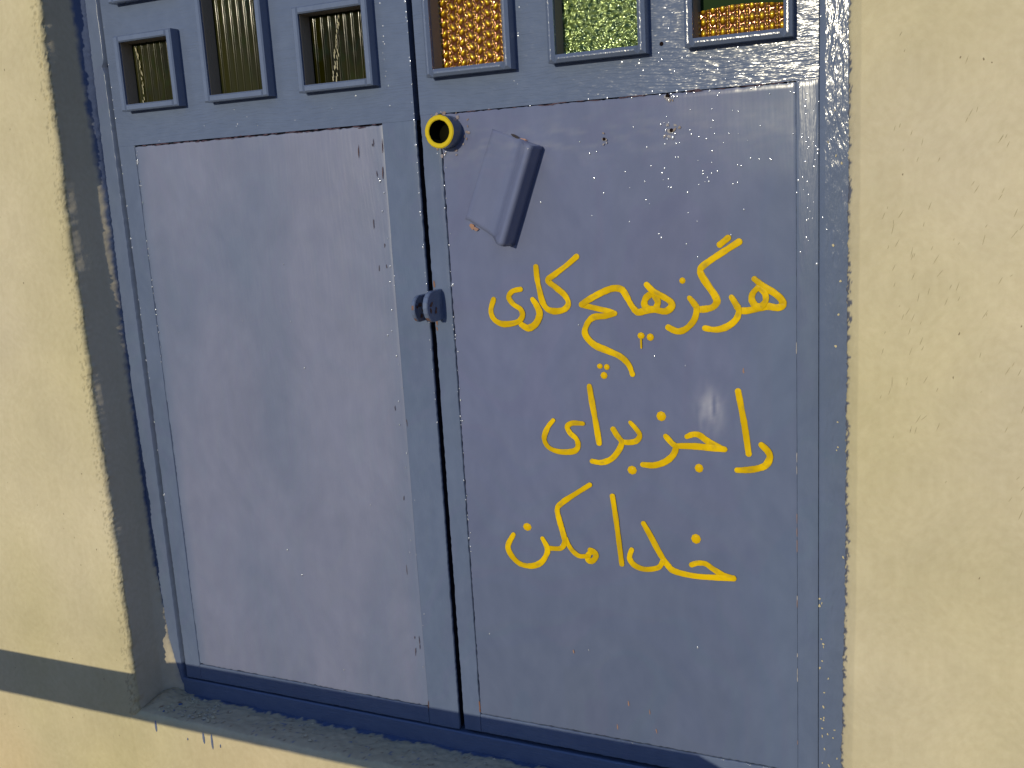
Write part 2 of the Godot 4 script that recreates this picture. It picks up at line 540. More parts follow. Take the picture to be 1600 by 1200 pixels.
	for k in 46:
		var px := rng.randf_range(-0.98, -0.60) if k < 34 else rng.randf_range(0.78, 0.99)
		var py := rng.randf_range(-0.2, 0.45) if k < 24 else rng.randf_range(-0.05, 1.2)
		patch(st, Vector3(px, py, WALL_Z + face_bump(px, py)), rng.randf_range(0.0006, 0.0014), rng.randf_range(0.0008, 0.0026), rng.randf_range(-0.4, 0.2), 0.0006, Color(0.20, 0.165, 0.10))
	for k in 130:
		var px := rng.randf_range(0.79, 0.99)
		var py := 0.78 + rng.randfn(0.0, 0.16)
		patch(st, Vector3(px, py, WALL_Z + face_bump(px, py)), 0.0004, rng.randf_range(0.0015, 0.008), -0.35 - (px - 0.85) * 1.5 + rng.randfn(0.0, 0.12), 0.0004, Color(0.30, 0.26, 0.16))
	for k in 26:
		var px := rng.randf_range(-0.98, -0.60)
		var py := rng.randf_range(-0.2, 1.2)
		patch(st, Vector3(px, py, WALL_Z + face_bump(px, py)), 0.0005, rng.randf_range(0.001, 0.004), rng.randfn(0.0, 0.3), 0.0004, Color(0.34, 0.29, 0.18))
	var pits := obj("plaster_pits", st, M.mark, wall)
	pits.set_meta("kind", "stuff")

# ------------------------------------------------------------------ door parts
func rail_colour(_i: int, _j: int, p: Vector3) -> Color:
	var t := n_slow.get_noise_2d(p.x * 700.0, p.y * 700.0)
	return RAIL * (1.0 + 0.10 * t)

func window(leaf: Node3D, x0: float, x1: float, y0: float, y1: float, glass: String, bevel: float, proud := 0.022) -> void:
	var w := node_under("window", leaf)
	var b := 0.011
	var spans := [[x0 - b, x0, y0 - b, y1 + b], [x1, x1 + b, y0 - b, y1 + b], [x0, x1, y0 - b, y0], [x0, x1, y1, y1 + b]]
	for s in spans:
		var st := new_st()
		bar(st, s[0], s[1], s[2], s[3], -0.03, proud, bevel, RAIL * 1.03)
		obj("frame_bar", st, M.trim, w)
	# unpainted rebate that the glass sits in
	var rst := new_st()
	var raw := Color(0.235, 0.19, 0.135)
	bar(rst, x0, x0 + 0.0006, y0, y1, -0.03, 0.0155, 0.0002, raw)
	bar(rst, x1 - 0.0006, x1, y0, y1, -0.03, 0.0155, 0.0002, raw)
	bar(rst, x0 + 0.0006, x1 - 0.0006, y1 - 0.0006, y1, -0.03, 0.0155, 0.0002, raw)
	bar(rst, x0 + 0.0006, x1 - 0.0006, y0, y0 + 0.0006, -0.03, 0.0155, 0.0002, raw)
	obj("rebate", rst, M.raw, w)
	var gx0 := x0 + 0.0007
	var gx1 := x1 - 0.0007
	var gy0 := y0 + 0.0007
	var gy1 := y1 - 0.0007
	if glass == "ribbed":
		glass_ribbed(w, gx0, gx1, gy0, gy1)
	elif glass == "amber":
		glass_amber(w, gx0, gx1, gy0, gy1, 0.0)
	elif glass == "green":
		glass_green(w, gx0, gx1, gy0, gy1)
	else:
		var st := new_st()
		quad(st, Vector3(gx0, gy0, -0.022), Vector3(gx1, gy0, -0.022), Vector3(gx1, gy1, -0.022), Vector3(gx0, gy1, -0.022), Color(0.016, 0.034, 0.012))
		obj("backing_pane", st, M.backing, w)
		glass_amber(w, gx0, gx1, gy0, gy1, 1.0)

func glass_ribbed(w: Node3D, x0: float, x1: float, y0: float, y1: float) -> void:
	var st := new_st()
	var pitch := 0.0143
	var nx := int((x1 - x0) / 0.0007)
	var sd := x0 * 77.0
	var point := func(i: int, j: int) -> Vector3:
		var x := x0 + (x1 - x0) * i / nx
		var y := y0 + (y1 - y0) * j / 24.0
		var u := (x - x0) / pitch
		var t: float = absf(u - floorf(u) - 0.5) * pitch / 0.0030
		var z := -0.010 + 0.0019 * sqrt(maxf(0.0, 1.0 - t * t))
		return Vector3(x, y, z + 0.0003 * n_mid.get_noise_2d(x * 600.0, y * 600.0))
	var colour := func(_i: int, _j: int, p: Vector3) -> Color:
		var t := clampf(0.5 + n_mid.get_noise_2d(p.x * 420.0 + sd, p.y * 300.0) * 1.3, 0.0, 1.0)
		return Color(0.008, 0.009, 0.003).lerp(Color(0.026, 0.027, 0.010), t)
	grid(st, nx, 24, point, colour)
	obj("glass_pane", st, M.ribbed, w)

func glass_amber(w: Node3D, x0: float, x1: float, y0: float, y1: float, broken: float) -> void:
	var st := new_st()
	var top := y1 if broken < 0.5 else y0 + 0.036
	var cw := (x1 - x0) / (9.0 if broken > 0.5 else 8.0)
	var ch := 0.0150
	var nx := 110
	var ny := int((top - y0) / 0.0011)
	var point := func(i: int, j: int) -> Vector3:
		var x := x0 + (x1 - x0) * i / nx
		var hi := top
		if broken > 0.5:
			hi += 0.004 * sin((x - x0) * 30.0)
		var y := y0 + (hi - y0) * j / ny
		var v := (y - y0) / ch
		var u := (x - x0) / cw + (0.10 * sin(v * TAU) if broken < 0.5 else 0.0)
		var fu := u - floorf(u) - 0.5
		var fv := v + (0.5 if int(floor(u)) % 2 == 1 and broken < 0.5 else 0.0)
		fv = fv - floorf(fv) - 0.5
		var d := sqrt(fu * fu * 9.0 + fv * fv * 4.6)
		var z := -0.011 + 0.0030 * maxf(0.0, cos(minf(d * 1.7, PI * 0.5)))
		z += 0.0022 * exp(-pow((absf(fu) - 0.5) / 0.11, 2.0)) * (0.75 + 0.25 * cos(v * TAU * 2.0))
		z += 0.0003 * n_fine.get_noise_2d(x * 3000.0, y * 3000.0)
		return Vector3(x, y, z)
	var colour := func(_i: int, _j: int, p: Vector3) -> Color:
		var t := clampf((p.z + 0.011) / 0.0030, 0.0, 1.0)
		return Color(0.11, 0.030, 0.003).lerp(Color(1.0, 0.62, 0.03), t * t)  # bright bump tops and dark valleys: glints and shade put into the colour
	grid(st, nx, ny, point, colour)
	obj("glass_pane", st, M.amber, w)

func glass_green(w: Node3D, x0: float, x1: float, y0: float, y1: float) -> void:
	var st := new_st()
	var nx := 120
	var ny := int((y1 - y0) / 0.0011)
	var point := func(i: int, j: int) -> Vector3:
		var x := x0 + (x1 - x0) * i / nx
		var y := y0 + (y1 - y0) * j / ny
		return Vector3(x, y, -0.011 + 0.0020 * n_cell.get_noise_2d(x * 1000.0, y * 1000.0) + 0.0016 * n_fine.get_noise_2d(x * 5200.0, y * 5200.0))
	var colour := func(_i: int, _j: int, p: Vector3) -> Color:
		var t := clampf(0.5 + n_fine.get_noise_2d(p.x * 3000.0 + 90.0, p.y * 3000.0) * 1.5, 0.0, 1.0)
		return Color(0.022, 0.048, 0.014).lerp(Color(0.17, 0.23, 0.065), t)
	grid(st, nx, ny, point, colour)
	obj("glass_pane", st, M.green, w)

func scatter_blobs(leaf: Node3D, lines: Array, holes: Array) -> void:
	var st := new_st()
	for l in lines:
		var n: int = l[4]
		for k in n:
			var t := rng.randf()
			var x: float = lerpf(l[0], l[2], t) + rng.randfn(0.0, l[5])
			var y: float = lerpf(l[1], l[3], t) + rng.randfn(0.0, l[5])
			var r := rng.randf_range(0.0006, 0.0014)
			var clear := true
			for h in holes:
				if x > h[0] - 0.015 and x < h[1] + 0.015 and y > h[2] - 0.015 and y < h[3] + 0.015: clear = false
			if not clear: continue
			if rng.randf() < 0.1: r *= 1.6
			blob(st, Vector3(x, y, l[6]), r, r * rng.randf_range(0.9, 1.5), r * 0.28, Color(0.42, 0.45, 0.52))  # beads made pale and metallic to stand for sun glints
	var o := obj("paint_glint_beads", st, M.bead, leaf)
	o.set_meta("kind", "stuff")

func left_leaf() -> void:
	var leaf := thing("metal_door", "left leaf of the blue double door, with ribbed dark glass and a plain pale panel", "door", Vector3.ZERO)
	var holes := [[-0.466, -0.359, 1.070, 1.174], [-0.280, -0.170, 1.070, 1.40], [-0.088, 0.029, 1.069, 1.177], [-0.466, -0.350, 1.250, 1.40], [-0.088, 0.029, 1.265, 1.40]]
	obj("upper_plate", plate_with_openings(-0.516, 0.098, 1.0015, 1.78, -0.035, 0.0, holes, RAIL), M.rail, leaf)
	obj("stile", sheet(-0.516, -0.4792, -0.030, 1.0014, 0.0, 0.006, 0.0012, 0.0, rail_colour, 0.0, 1.0, 0.3), M.stile, leaf)
	obj("stile", sheet(0.0386, 0.098, -0.030, 1.0014, -0.0003, 0.006, 0.0010, 0.0, rail_colour, 0.0, 0.0, 1.0), M.stile, leaf)
	obj("bottom_rail", sheet(-0.479, 0.038, -0.030, 0.0015, 0.0, 0.006, 0.0010, 0.0, rail_colour), M.rail, leaf)
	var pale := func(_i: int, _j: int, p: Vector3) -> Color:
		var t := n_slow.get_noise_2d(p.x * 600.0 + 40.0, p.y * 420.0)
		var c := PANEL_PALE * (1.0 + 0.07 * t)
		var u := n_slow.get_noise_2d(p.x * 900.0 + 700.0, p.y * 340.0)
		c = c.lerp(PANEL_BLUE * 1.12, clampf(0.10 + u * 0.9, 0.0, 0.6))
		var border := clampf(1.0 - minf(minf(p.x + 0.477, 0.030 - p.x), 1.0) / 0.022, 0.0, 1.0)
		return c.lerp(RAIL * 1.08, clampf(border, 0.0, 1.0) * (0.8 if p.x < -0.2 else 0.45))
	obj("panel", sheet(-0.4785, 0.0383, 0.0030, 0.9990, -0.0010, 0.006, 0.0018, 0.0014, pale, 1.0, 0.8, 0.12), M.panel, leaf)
	var st := new_st()
	bar(st, -0.514, 0.096, -0.028, 1.0, -0.034, -0.007, 0.001, Color(0.03, 0.03, 0.045))
	obj("backing_sheet", st, M.dark, leaf)
	for h in holes:
		window(leaf, h[0], h[1], h[2], h[3], "ribbed", 0.0022)
	# broken putty and a crack across two of the panes
	st = new_st()
	var sc := Color(0.34, 0.31, 0.20)
	for c in [[-0.455, 1.168, -0.447, 1.128], [-0.447, 1.128, -0.450, 1.073], [-0.029, 1.172, -0.040, 1.123], [-0.040, 1.123, -0.052, 1.072], [-0.036, 1.12, -0.044, 1.072]]:
		for k in 9:
			var t := (k + rng.randf()) / 9.0
			patch(st, Vector3(lerpf(c[0], c[2], t) + rng.randfn(0.0, 0.001), lerpf(c[1], c[3], t), -0.0072), 0.0011, 0.0042, 0.1, 0.0008, sc)
	obj("cracked_putty", st, M.mark, leaf).set_meta("kind", "stuff")
	lug(leaf, 0.0935, 0.7115, 0.0065, 0.043, 0.021)
	st = new_st()
	var dark := Color(0.06, 0.05, 0.065)
	for k in 15:
		var y := rng.randf_range(0.06, 0.98)
		patch(st, Vector3(0.020 + rng.randfn(0.0, 0.010), y, -0.0001), 0.0009, rng.randf_range(0.003, 0.010), rng.randf_range(-0.1, 0.12), 0.0005, dark)
	for c in [[-0.009, 0.960, 0.012], [0.033, 0.925, 0.010], [0.036, 0.965, 0.014], [0.039, 0.006, 0.012]]:
		patch(st, Vector3(c[0], c[1], 0.0002), 0.0011, c[2], -0.06, 0.0005, Color(0.06, 0.03, 0.03))
	for k in 40:
		var x := rng.randf_range(-0.475, 0.03)
		patch(st, Vector3(x, 0.9995 + rng.randfn(0.0, 0.0007), 0.0002), rng.randf_range(0.002, 0.010), 0.0009, rng.randf_range(-0.15, 0.15), 0.0005, Color(0.055, 0.03, 0.05))
	var marks := obj("chipped_marks", st, M.mark, leaf)
	marks.set_meta("kind", "stuff")
	scatter_blobs(leaf, [[-0.478, 0.6, -0.476, 0.99, 26, 0.0012, 0.0], [-0.515, 0.3, -0.515, 1.3, 26, 0.0008, 0.0], [0.0965, 0.5, 0.0965, 1.3, 44, 0.0008, 0.0], [0.035, 0.05, 0.03, 0.98, 26, 0.006, 0.0], [0.052, 1.02, 0.052, 1.3, 16, 0.002, 0.0], [-0.3, 0.1, -0.1, 0.9, 8, 0.1, 0.0], [-0.46, 1.02, 0.04, 1.04, 10, 0.008, 0.0]], holes)

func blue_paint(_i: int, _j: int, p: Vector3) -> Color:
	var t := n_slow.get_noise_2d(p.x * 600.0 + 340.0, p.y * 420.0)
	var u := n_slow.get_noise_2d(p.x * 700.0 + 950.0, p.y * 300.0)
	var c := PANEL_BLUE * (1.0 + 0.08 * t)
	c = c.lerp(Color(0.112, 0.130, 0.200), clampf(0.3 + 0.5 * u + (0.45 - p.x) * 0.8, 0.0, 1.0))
	# paler from the middle upwards: lens light falloff put into the colour
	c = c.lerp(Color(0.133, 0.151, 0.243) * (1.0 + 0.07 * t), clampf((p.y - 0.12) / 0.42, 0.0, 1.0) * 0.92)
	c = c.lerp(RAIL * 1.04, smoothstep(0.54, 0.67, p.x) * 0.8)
	# brushed smears below the top seam and pale painted-in glare on a scuffed spot
	var smear := exp(-pow((p.y - 0.955) / 0.03, 2.0)) * clampf(n_fine.get_noise_2d(p.x * 500.0, p.y * 1800.0) * 1.4 + 0.1, 0.0, 1.0)
	c = c.lerp(Color(0.21, 0.225, 0.28), smear * 0.5)
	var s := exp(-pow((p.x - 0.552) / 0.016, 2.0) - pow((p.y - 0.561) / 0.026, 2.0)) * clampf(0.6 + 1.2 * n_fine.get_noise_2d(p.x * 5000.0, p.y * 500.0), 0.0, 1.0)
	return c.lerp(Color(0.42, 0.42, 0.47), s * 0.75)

func right_leaf() -> void:
	var leaf := thing("metal_door", "right leaf of the blue double door, with yellow painted lettering and amber and green glass", "door", Vector3.ZERO)
	var holes := [[0.147, 0.265, 1.071, 1.40], [0.345, 0.467, 1.072, 1.40], [0.543, 0.662, 1.073, 1.40]]
	obj("upper_plate", plate_with_openings(0.108, 0.7025, 1.008, 1.78, -0.035, 0.0, holes, RAIL), M.rail, leaf)
	obj("stile", sheet(0.108, 0.1405, -0.0265, 1.0079, 0.0, 0.006, 0.0012, 0.0, rail_colour, 0.0), M.stile, leaf)
	obj("stile", sheet(0.6738, 0.7025, -0.0265, 1.0079, 0.0, 0.006, 0.0002, 0.0, rail_colour, 0.0), M.stile, leaf)
	obj("bottom_rail", sheet(0.141, 0.6735, -0.0265, 0.0065, 0.0, 0.006, 0.0010, 0.0, rail_colour), M.rail, leaf)
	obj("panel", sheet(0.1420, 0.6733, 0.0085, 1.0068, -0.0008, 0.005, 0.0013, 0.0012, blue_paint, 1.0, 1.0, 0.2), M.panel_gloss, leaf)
	var st := new_st()
	bar(st, 0.110, 0.7015, -0.0255, 1.006, -0.034, -0.007, 0.001, Color(0.03, 0.03, 0.045))
	obj("backing_sheet", st, M.dark, leaf)
	window(leaf, 0.147, 0.265, 1.071, 1.40, "amber", 0.0042, 0.026)
	window(leaf, 0.345, 0.467, 1.072, 1.40, "green", 0.0046, 0.026)
	window(leaf, 0.543, 0.662, 1.073, 1.40, "broken", 0.0046, 0.026)
	lug(leaf, 0.1205, 0.7155, 0.0085, 0.052, 0.0245)
	lock_tube(leaf)
	door_pull(leaf)
	lettering(leaf)
	# screw holes with scraped rims, rust round the tube
	st = new_st()
	for h in [[0.406, 0.952, 0.009], [0.502, 1.0035, 0.011], [0.505, 0.956, 0.017]]:
		for k in 7:
			patch(st, Vector3(h[0] + rng.randfn(0.0, h[2] * 0.45), h[1] + rng.randfn(0.0, h[2] * 0.40), 0.0004 + k * 0.0002), h[2] * rng.randf_range(0.12, 0.34), h[2] * rng.randf_range(0.10, 0.26), rng.randf_range(-1.0, 1.0), 0.0004, Color(0.27, 0.27, 0.30).lerp(Color(0.20, 0.16, 0.13), rng.randf()))
	for k in 26:
		var a := rng.randf_range(0.0, TAU)
		var r := 0.027 + absf(rng.randfn(0.0, 0.007))
		patch(st, Vector3(0.156 + cos(a) * r, 0.979 + sin(a) * r, 0.0003 + k * 0.00003), rng.randf_range(0.001, 0.004), rng.randf_range(0.001, 0.0035), a, 0.0004, Color(0.15, 0.10, 0.085).lerp(Color(0.22, 0.20, 0.22), rng.randf()))
	for c in [[0.1115, 0.748, 0.0022, 0.008], [0.1115, 0.688, 0.0020, 0.007], [0.1110, 0.676, 0.0014, 0.004]]:
		patch(st, Vector3(c[0], c[1], 0.0004), c[2], c[3], 0.1, 0.0005, Color(0.17, 0.085, 0.05))
	var scraped := obj("scraped_paint", st, M.mark, leaf)
	scraped.set_meta("kind", "stuff")
	for h in [[0.406, 0.952, 0.0024], [0.501, 1.0035, 0.0032], [0.505, 0.957, 0.0028], [0.494, 1.073, 0.0030]]:
		st = new_st()
		blob(st, Vector3(h[0], h[1], 0.0014 if h[1] < 1.05 else 0.0003), h[2], h[2], 0.0006, Color(0.012, 0.009, 0.009))  # near-black disc paints the shade inside the hole
		obj("screw_hole", st, M.dark, leaf)
	st = new_st()
	for k in 30:
		var x := rng.randf_range(0.18, 0.50) if k < 20 else rng.randf_range(0.50, 0.67)
		patch(st, Vector3(x, 1.0068 + rng.randfn(0.0, 0.0005), 0.0003), rng.randf_range(0.003, 0.012), 0.0008, rng.randf_range(-0.08, 0.08), 0.0004, Color(0.06, 0.035, 0.05))
	for c in [[0.39, 0.030], [0.41, 0.075], [0.445, 0.065], [0.455, 0.035], [0.32, 0.15], [0.60, 0.62]]:
		patch(st, Vector3(c[0], c[1], 0.0002), 0.0013, 0.005, 0.1, 0.0004, Color(0.24, 0.14, 0.10))
	for k in 14:
		patch(st, Vector3(0.6733, rng.randf_range(0.05, 0.7), 0.0003), 0.0007, rng.randf_range(0.004, 0.013), 0.0, 0.0004, Color(0.20, 0.13, 0.12) if k % 2 == 0 else Color(0.30, 0.28, 0.28))
	for k in 3:
		patch(st, Vector3(0.141, 0.015 + k * 0.006, 0.0003), 0.0014, 0.006, 0.0, 0.0004, Color(0.16, 0.06, 0.03))
	var marks := obj("chipped_marks", st, M.mark, leaf)
	marks.set_meta("kind", "stuff")
	scatter_blobs(leaf, [[0.143, 0.3, 0.143, 0.95, 34, 0.0022, 0.0], [0.138, 0.93, 0.142, 0.96, 5, 0.003, 0.0], [0.14, 1.06, 0.138, 1.3, 26, 0.0015, 0.0], [0.2, 1.0065, 0.67, 1.007, 16, 0.0015, 0.0], [0.45, 0.87, 0.66, 0.98, 90, 0.05, 0.0], [0.5, 1.03, 0.69, 1.12, 110, 0.035, 0.0], [0.69, 0.75, 0.69, 1.1, 60, 0.012, 0.0], [0.505, 0.956, 0.500, 0.960, 10, 0.007, 0.0012], [0.50, 1.004, 0.51, 1.004, 6, 0.004, 0.0012], [0.44, 1.055, 0.50, 1.06, 12, 0.006, 0.0], [0.27, 1.02, 0.28, 1.2, 10, 0.004, 0.0], [0.3, 0.1, 0.5, 0.9, 16, 0.12, 0.0]], holes)

# A half-round ear of steel that sticks out of the leaf, with an eye for a padlock.
func lug(leaf: Node3D, x: float, y: float, thick: float, out: float, half: float) -> void:
	var st := new_st()
	var pts: Array[Vector2] = [Vector2(-0.01, -half), Vector2(out * 0.55, -half)]
	for k in 9:
		var a := -PI * 0.5 + PI * (k + 0.5) / 9.0
		pts.append(Vector2(out * 0.55 + cos(a) * out * 0.45, sin(a) * half))
	pts.append(Vector2(out * 0.55, half)); pts.append(Vector2(-0.01, half))
	var col := RAIL * 1.0
	var b := 0.0014
	st.set_smooth_group(-1)
	var c := Vector2(out * 0.4, 0.0)
	for i in pts.size():
		var p := pts[i]
		var q := pts[(i + 1) % pts.size()]
		var pi_ := p + (c - p).normalized() * b
		var qi := q + (c - q).normalized() * b
		var x0 := x - thick * 0.5
		var x1 := x + thick * 0.5
		var edge_col := col if rng.randf() < 0.75 else Color(0.16, 0.09, 0.06)
		quad(st, Vector3(x0 + b, y + q.y, q.x), Vector3(x0 + b, y + p.y, p.x), Vector3(x1 - b, y + p.y, p.x), Vector3(x1 - b, y + q.y, q.x), edge_col)
		quad(st, Vector3(x1 - b, y + q.y, q.x), Vector3(x1 - b, y + p.y, p.x), Vector3(x1, y + pi_.y, pi_.x), Vector3(x1, y + qi.y, qi.x), col)
		quad(st, Vector3(x0, y + qi.y, qi.x), Vector3(x0, y + pi_.y, pi_.x), Vector3(x0 + b, y + p.y, p.x), Vector3(x0 + b, y + q.y, q.x), col)
		tri(st, Vector3(x1, y + c.y, c.x), Vector3(x1, y + qi.y, qi.x), Vector3(x1, y + pi_.y, pi_.x), col)
		tri(st, Vector3(x0, y + c.y, c.x), Vector3(x0, y + pi_.y, pi_.x), Vector3(x0, y + qi.y, qi.x), col)
	var o := obj("lock_lug", st, M.trim, leaf)
	# worn rusty patches on both cheeks
	st = new_st()
	for k in 7:
		var a := rng.randf_range(0.0, TAU)
		var cz := out * 0.62 + cos(a) * 0.009
		var cy := y + sin(a) * 0.010 - 0.003
		for s in [-1.0, 1.0]:
			var px: float = x + s * (thick * 0.5 + 0.0003 + k * 0.00005)
			var ring: Array[Vector3] = []
			for i in 7:
				var t := TAU * i / 7.0
				var r := rng.randf_range(0.0015, 0.0045)
				ring.append(Vector3(px, cy + sin(t) * r, cz + cos(t) * r))
			for i in 7:
				if s > 0.0:
					tri(st, Vector3(px, cy, cz), ring[(i + 1) % 7], ring[i], Color(0.10, 0.045, 0.03))
				else:
					tri(st, Vector3(px, cy, cz), ring[i], ring[(i + 1) % 7], Color(0.20, 0.08, 0.04))
	obj("rust_and_dark_patch", st, M.mark, o).set_meta("kind", "stuff")

func lock_tube(leaf: Node3D) -> void:
	var c := Vector3(0.1555, 0.9795, 0.0)
	var n := 40
	var h := 0.031
	var R := 0.0245
	var r := 0.0172
	var prof := [[R, -0.006, 0], [R, h - 0.0016, 0], [R - 0.0016, h, 1], [r + 0.0012, h, 1], [r, h - 0.0012, 1], [r, 0.003, 2], [0.0, 0.003, 2]]
	var tube := node_under("lock_tube", leaf)
	for part in 3:
		var st := new_st()
		st.set_smooth_group(-1 if part == 1 else 3)
		for k in prof.size() - 1:
			var kind := 0 if k == 0 else (1 if k < 4 else 2)
			if kind != part:
				continue
			for i in n:
				var a := TAU * i / n
				var b := TAU * (i + 1) / n
				var wa := 1.0 + 0.03 * n_fine.get_noise_1d(i * 30.0) * (1.0 if k > 0 and k < 4 else 0.0)
				var wb := 1.0 + 0.03 * n_fine.get_noise_1d(((i + 1) % n) * 30.0) * (1.0 if k > 0 and k < 4 else 0.0)
				var p0 := c + Vector3(cos(a) * prof[k][0] * wa, sin(a) * prof[k][0] * wa, prof[k][1])
				var p1 := c + Vector3(cos(b) * prof[k][0] * wb, sin(b) * prof[k][0] * wb, prof[k][1])
				var q0 := c + Vector3(cos(a) * prof[k + 1][0] * wa, sin(a) * prof[k + 1][0] * wa, prof[k + 1][1])
				var q1 := c + Vector3(cos(b) * prof[k + 1][0] * wb, sin(b) * prof[k + 1][0] * wb, prof[k + 1][1])
				var col: Color = [RAIL * 0.8, Color(0.50, 0.38, 0.02), Color(0.010, 0.008, 0.007)][part]  # near-black bore and end cap paint the shade of a deep hole
				quad(st, p0, p1, q1, q0, col)
		obj(["tube_wall", "tube_rim", "tube_bore_shade"][part], st, [M.trim, M.yellow, M.dark][part], tube)

# A folded sheet-metal pull: flange welded flat, rising to a lip that turns back to the door.
func door_pull(leaf: Node3D) -> void:
	var top := Vector2(0.3080, 0.9490)
	var axis := Vector2(-0.361, -0.932)
	var side := Vector2(0.932, -0.361)
	var prof: Array[Vector2] = [Vector2(-0.088, 0.0), Vector2(-0.0878, 0.0005), Vector2(-0.080, 0.0006), Vector2(-0.060, 0.0006), Vector2(-0.046, 0.0008), Vector2(-0.0425, 0.0014), Vector2(-0.0395, 0.0030), Vector2(-0.0365, 0.0034), Vector2(-0.032, 0.0062), Vector2(-0.027, 0.0120), Vector2(-0.022, 0.0195), Vector2(-0.0165, 0.0280), Vector2(-0.0115, 0.0345), Vector2(-0.0075, 0.0382), Vector2(-0.0040, 0.0398), Vector2(-0.0010, 0.0390), Vector2(0.0010, 0.0365), Vector2(0.0020, 0.0320), Vector2(0.0026, 0.0200), Vector2(0.0030, 0.0060), Vector2(0.0031, 0.0)]
	var n := 26
	var length := 0.153
	var st := new_st()
	var point := func(i: int, j: int) -> Vector3:
		var t := float(j - 1) / n
		t = clampf(t, 0.0, 1.0)
		var q := prof[i]
		var u := q.x
		if u < -0.046: u = lerpf(-0.046, u, 1.0 - 0.10 * t)
		var along := (1.0 - t) * length + 0.0012 * n_fine.get_noise_1d(u * 3000.0) * (1.0 if t > 0.97 or t < 0.03 else 0.0) - 0.010 * clampf((-0.03 - u) / 0.05, 0.0, 1.0) * (1.0 - t)
		var p := top + axis * along + side * u
		var z := q.y
		if j == 0 or j == n + 2: z = minf(z, 0.0)
		return Vector3(p.x, p.y, z - 0.0004)
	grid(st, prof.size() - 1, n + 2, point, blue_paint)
	var o := obj("door_pull", st, M.panel_gloss, leaf)
	st = new_st()
	patch(st, Vector3(0.1865, 0.836, 0.0024), 0.0045, 0.007, 0.3, 0.0004, Color(0.26, 0.14, 0.09))
	patch(st, Vector3(0.193, 0.8315, 0.0026), 0.006, 0.003, -0.4, 0.0004, Color(0.22, 0.13, 0.10))
	patch(st, Vector3(0.2700, 0.9645, 0.0030), 0.010, 0.0022, -0.45, 0.0006, Color(0.012, 0.010, 0.012))  # near-black mark at the top end of the pull
	patch(st, Vector3(0.2820, 0.9600, 0.0034), 0.007, 0.0015, -0.3, 0.0006, Color(0.30, 0.17, 0.13))
	obj("rust_and_dark_patch", st, M.mark, o).set_meta("kind", "stuff")

func lettering(leaf: Node3D) -> void:
	# each word: brush strokes as x, y pairs in millimetres, then dots as x, y, radius
	var words := [
		[ [[617,749,629,739,643,730,653,721,655,713,648,709,634,711,621,708,607,705,595,705],[622,737,615,730,613,721,618,712,626,711,632,719,631,729,624,736],[585,724,592,712,595,705,591,693,579,683,563,678,546,680],[597,801,577,789,556,776,542,765,543,755,553,739,561,727,564,718,558,710,545,707,535,707],[582,807,569,797],[525,723,532,714,535,707,531,692,519,679,506,675,492,681]] , [[515,748,5]] ],
		[ [[462,743,472,733,485,726,497,718,498,710,488,704,471,707,459,705,447,703,438,713,431,726,424,736,411,738,393,732,373,722,360,714],[360,714,376,710,398,705,412,701],[412,701,397,697,378,695,367,684,364,669,377,654,398,645,417,637,430,625,436,610],[469,730,460,723,458,713,465,707,474,708,478,718,473,727],[451,664,451,650]] , [[451,668,6],[465,666,6],[385,621,5],[396,620,5],[391,607,6]] ],
		[ [[356,786,339,773,321,761,308,751,320,740,334,728,339,716,332,707,318,704,305,707,297,718,293,736,290,754,289,772],[281,722,288,711,291,699,284,685,271,678,259,684],[262,738,248,735,241,726,248,715,260,707,262,696,252,687,229,684,214,691,209,705,215,723]] , [] ],
		[ [[624,513,633,504,636,495,630,483,617,477,601,474,589,473],[592,590,596,567,601,537,606,498]] , [] ],
		[ [[516,519,526,523,535,522,545,515,557,509,572,503],[572,503,551,504,527,505,499,504],[484,518,493,508,499,502,494,489,481,478,464,472,447,472]] , [[478,548,8],[533,472,7]] ],
		[ [[430,536,439,526,444,517,438,508,425,505,415,506],[402,525,408,515,415,505,410,492,398,478,382,471,366,472],[367,590,370,566,375,532,379,501],[354,531,337,531,328,525,332,515,342,506,344,494,336,486,313,484,295,490,288,504,295,522,305,534]] , [[430,462,8]] ],
		[ [[518,320,528,324,540,324,551,317,567,309,582,306],[582,306,554,304,522,303,492,307,481,316,469,334,455,361,445,379],[474,321,466,310,445,305,428,310,421,321,425,335],[397,419,401,384,405,342,408,309]] , [[526,362,8]] ],
		[ [[356,327,364,323,365,316,359,309,352,310,352,318,357,323],[354,317,338,315,327,322,320,332,316,342],[361,434,334,416,313,401,304,390,307,370,312,350,314,336,307,325,290,323,283,324],[276,338,283,324,282,313,271,297,253,289,233,291,218,305,214,320,225,340]] , [[250,355,8]] ],
	]
	var k := 0.0
	for w in words:
		var st := new_st()
		for s in w[0]:
			k += 1.0
			var path := spline(s, 7)
			var thin: bool = s.size() == 4 and absf(s[1] - s[3]) < 20.0 and absf(s[0] - s[2]) < 3.0
			stroke(st, path, 0.0015 if thin else ((0.0050 if k < 18.0 else 0.0047) + 0.0003 * sin(k * 2.1)), 0.0007, 0.0001 + 0.00021 * fmod(k, 4.0), k)
		var word := obj("painted_word", st, M.yellow, leaf)
		word.set_meta("label", "word of yellow hand-painted Persian lettering")
		for d in w[1]:
			var dt := new_st()
			blob(dt, Vector3(d[0] * 0.001, d[1] * 0.001, -0.0002), d[2] * 0.001 * 0.95, d[2] * 0.001 * rng.randf_range(0.85, 1.0), 0.0019, Color(0.56, 0.350, 0.005))
			obj("painted_dot", dt, M.yellow, word)

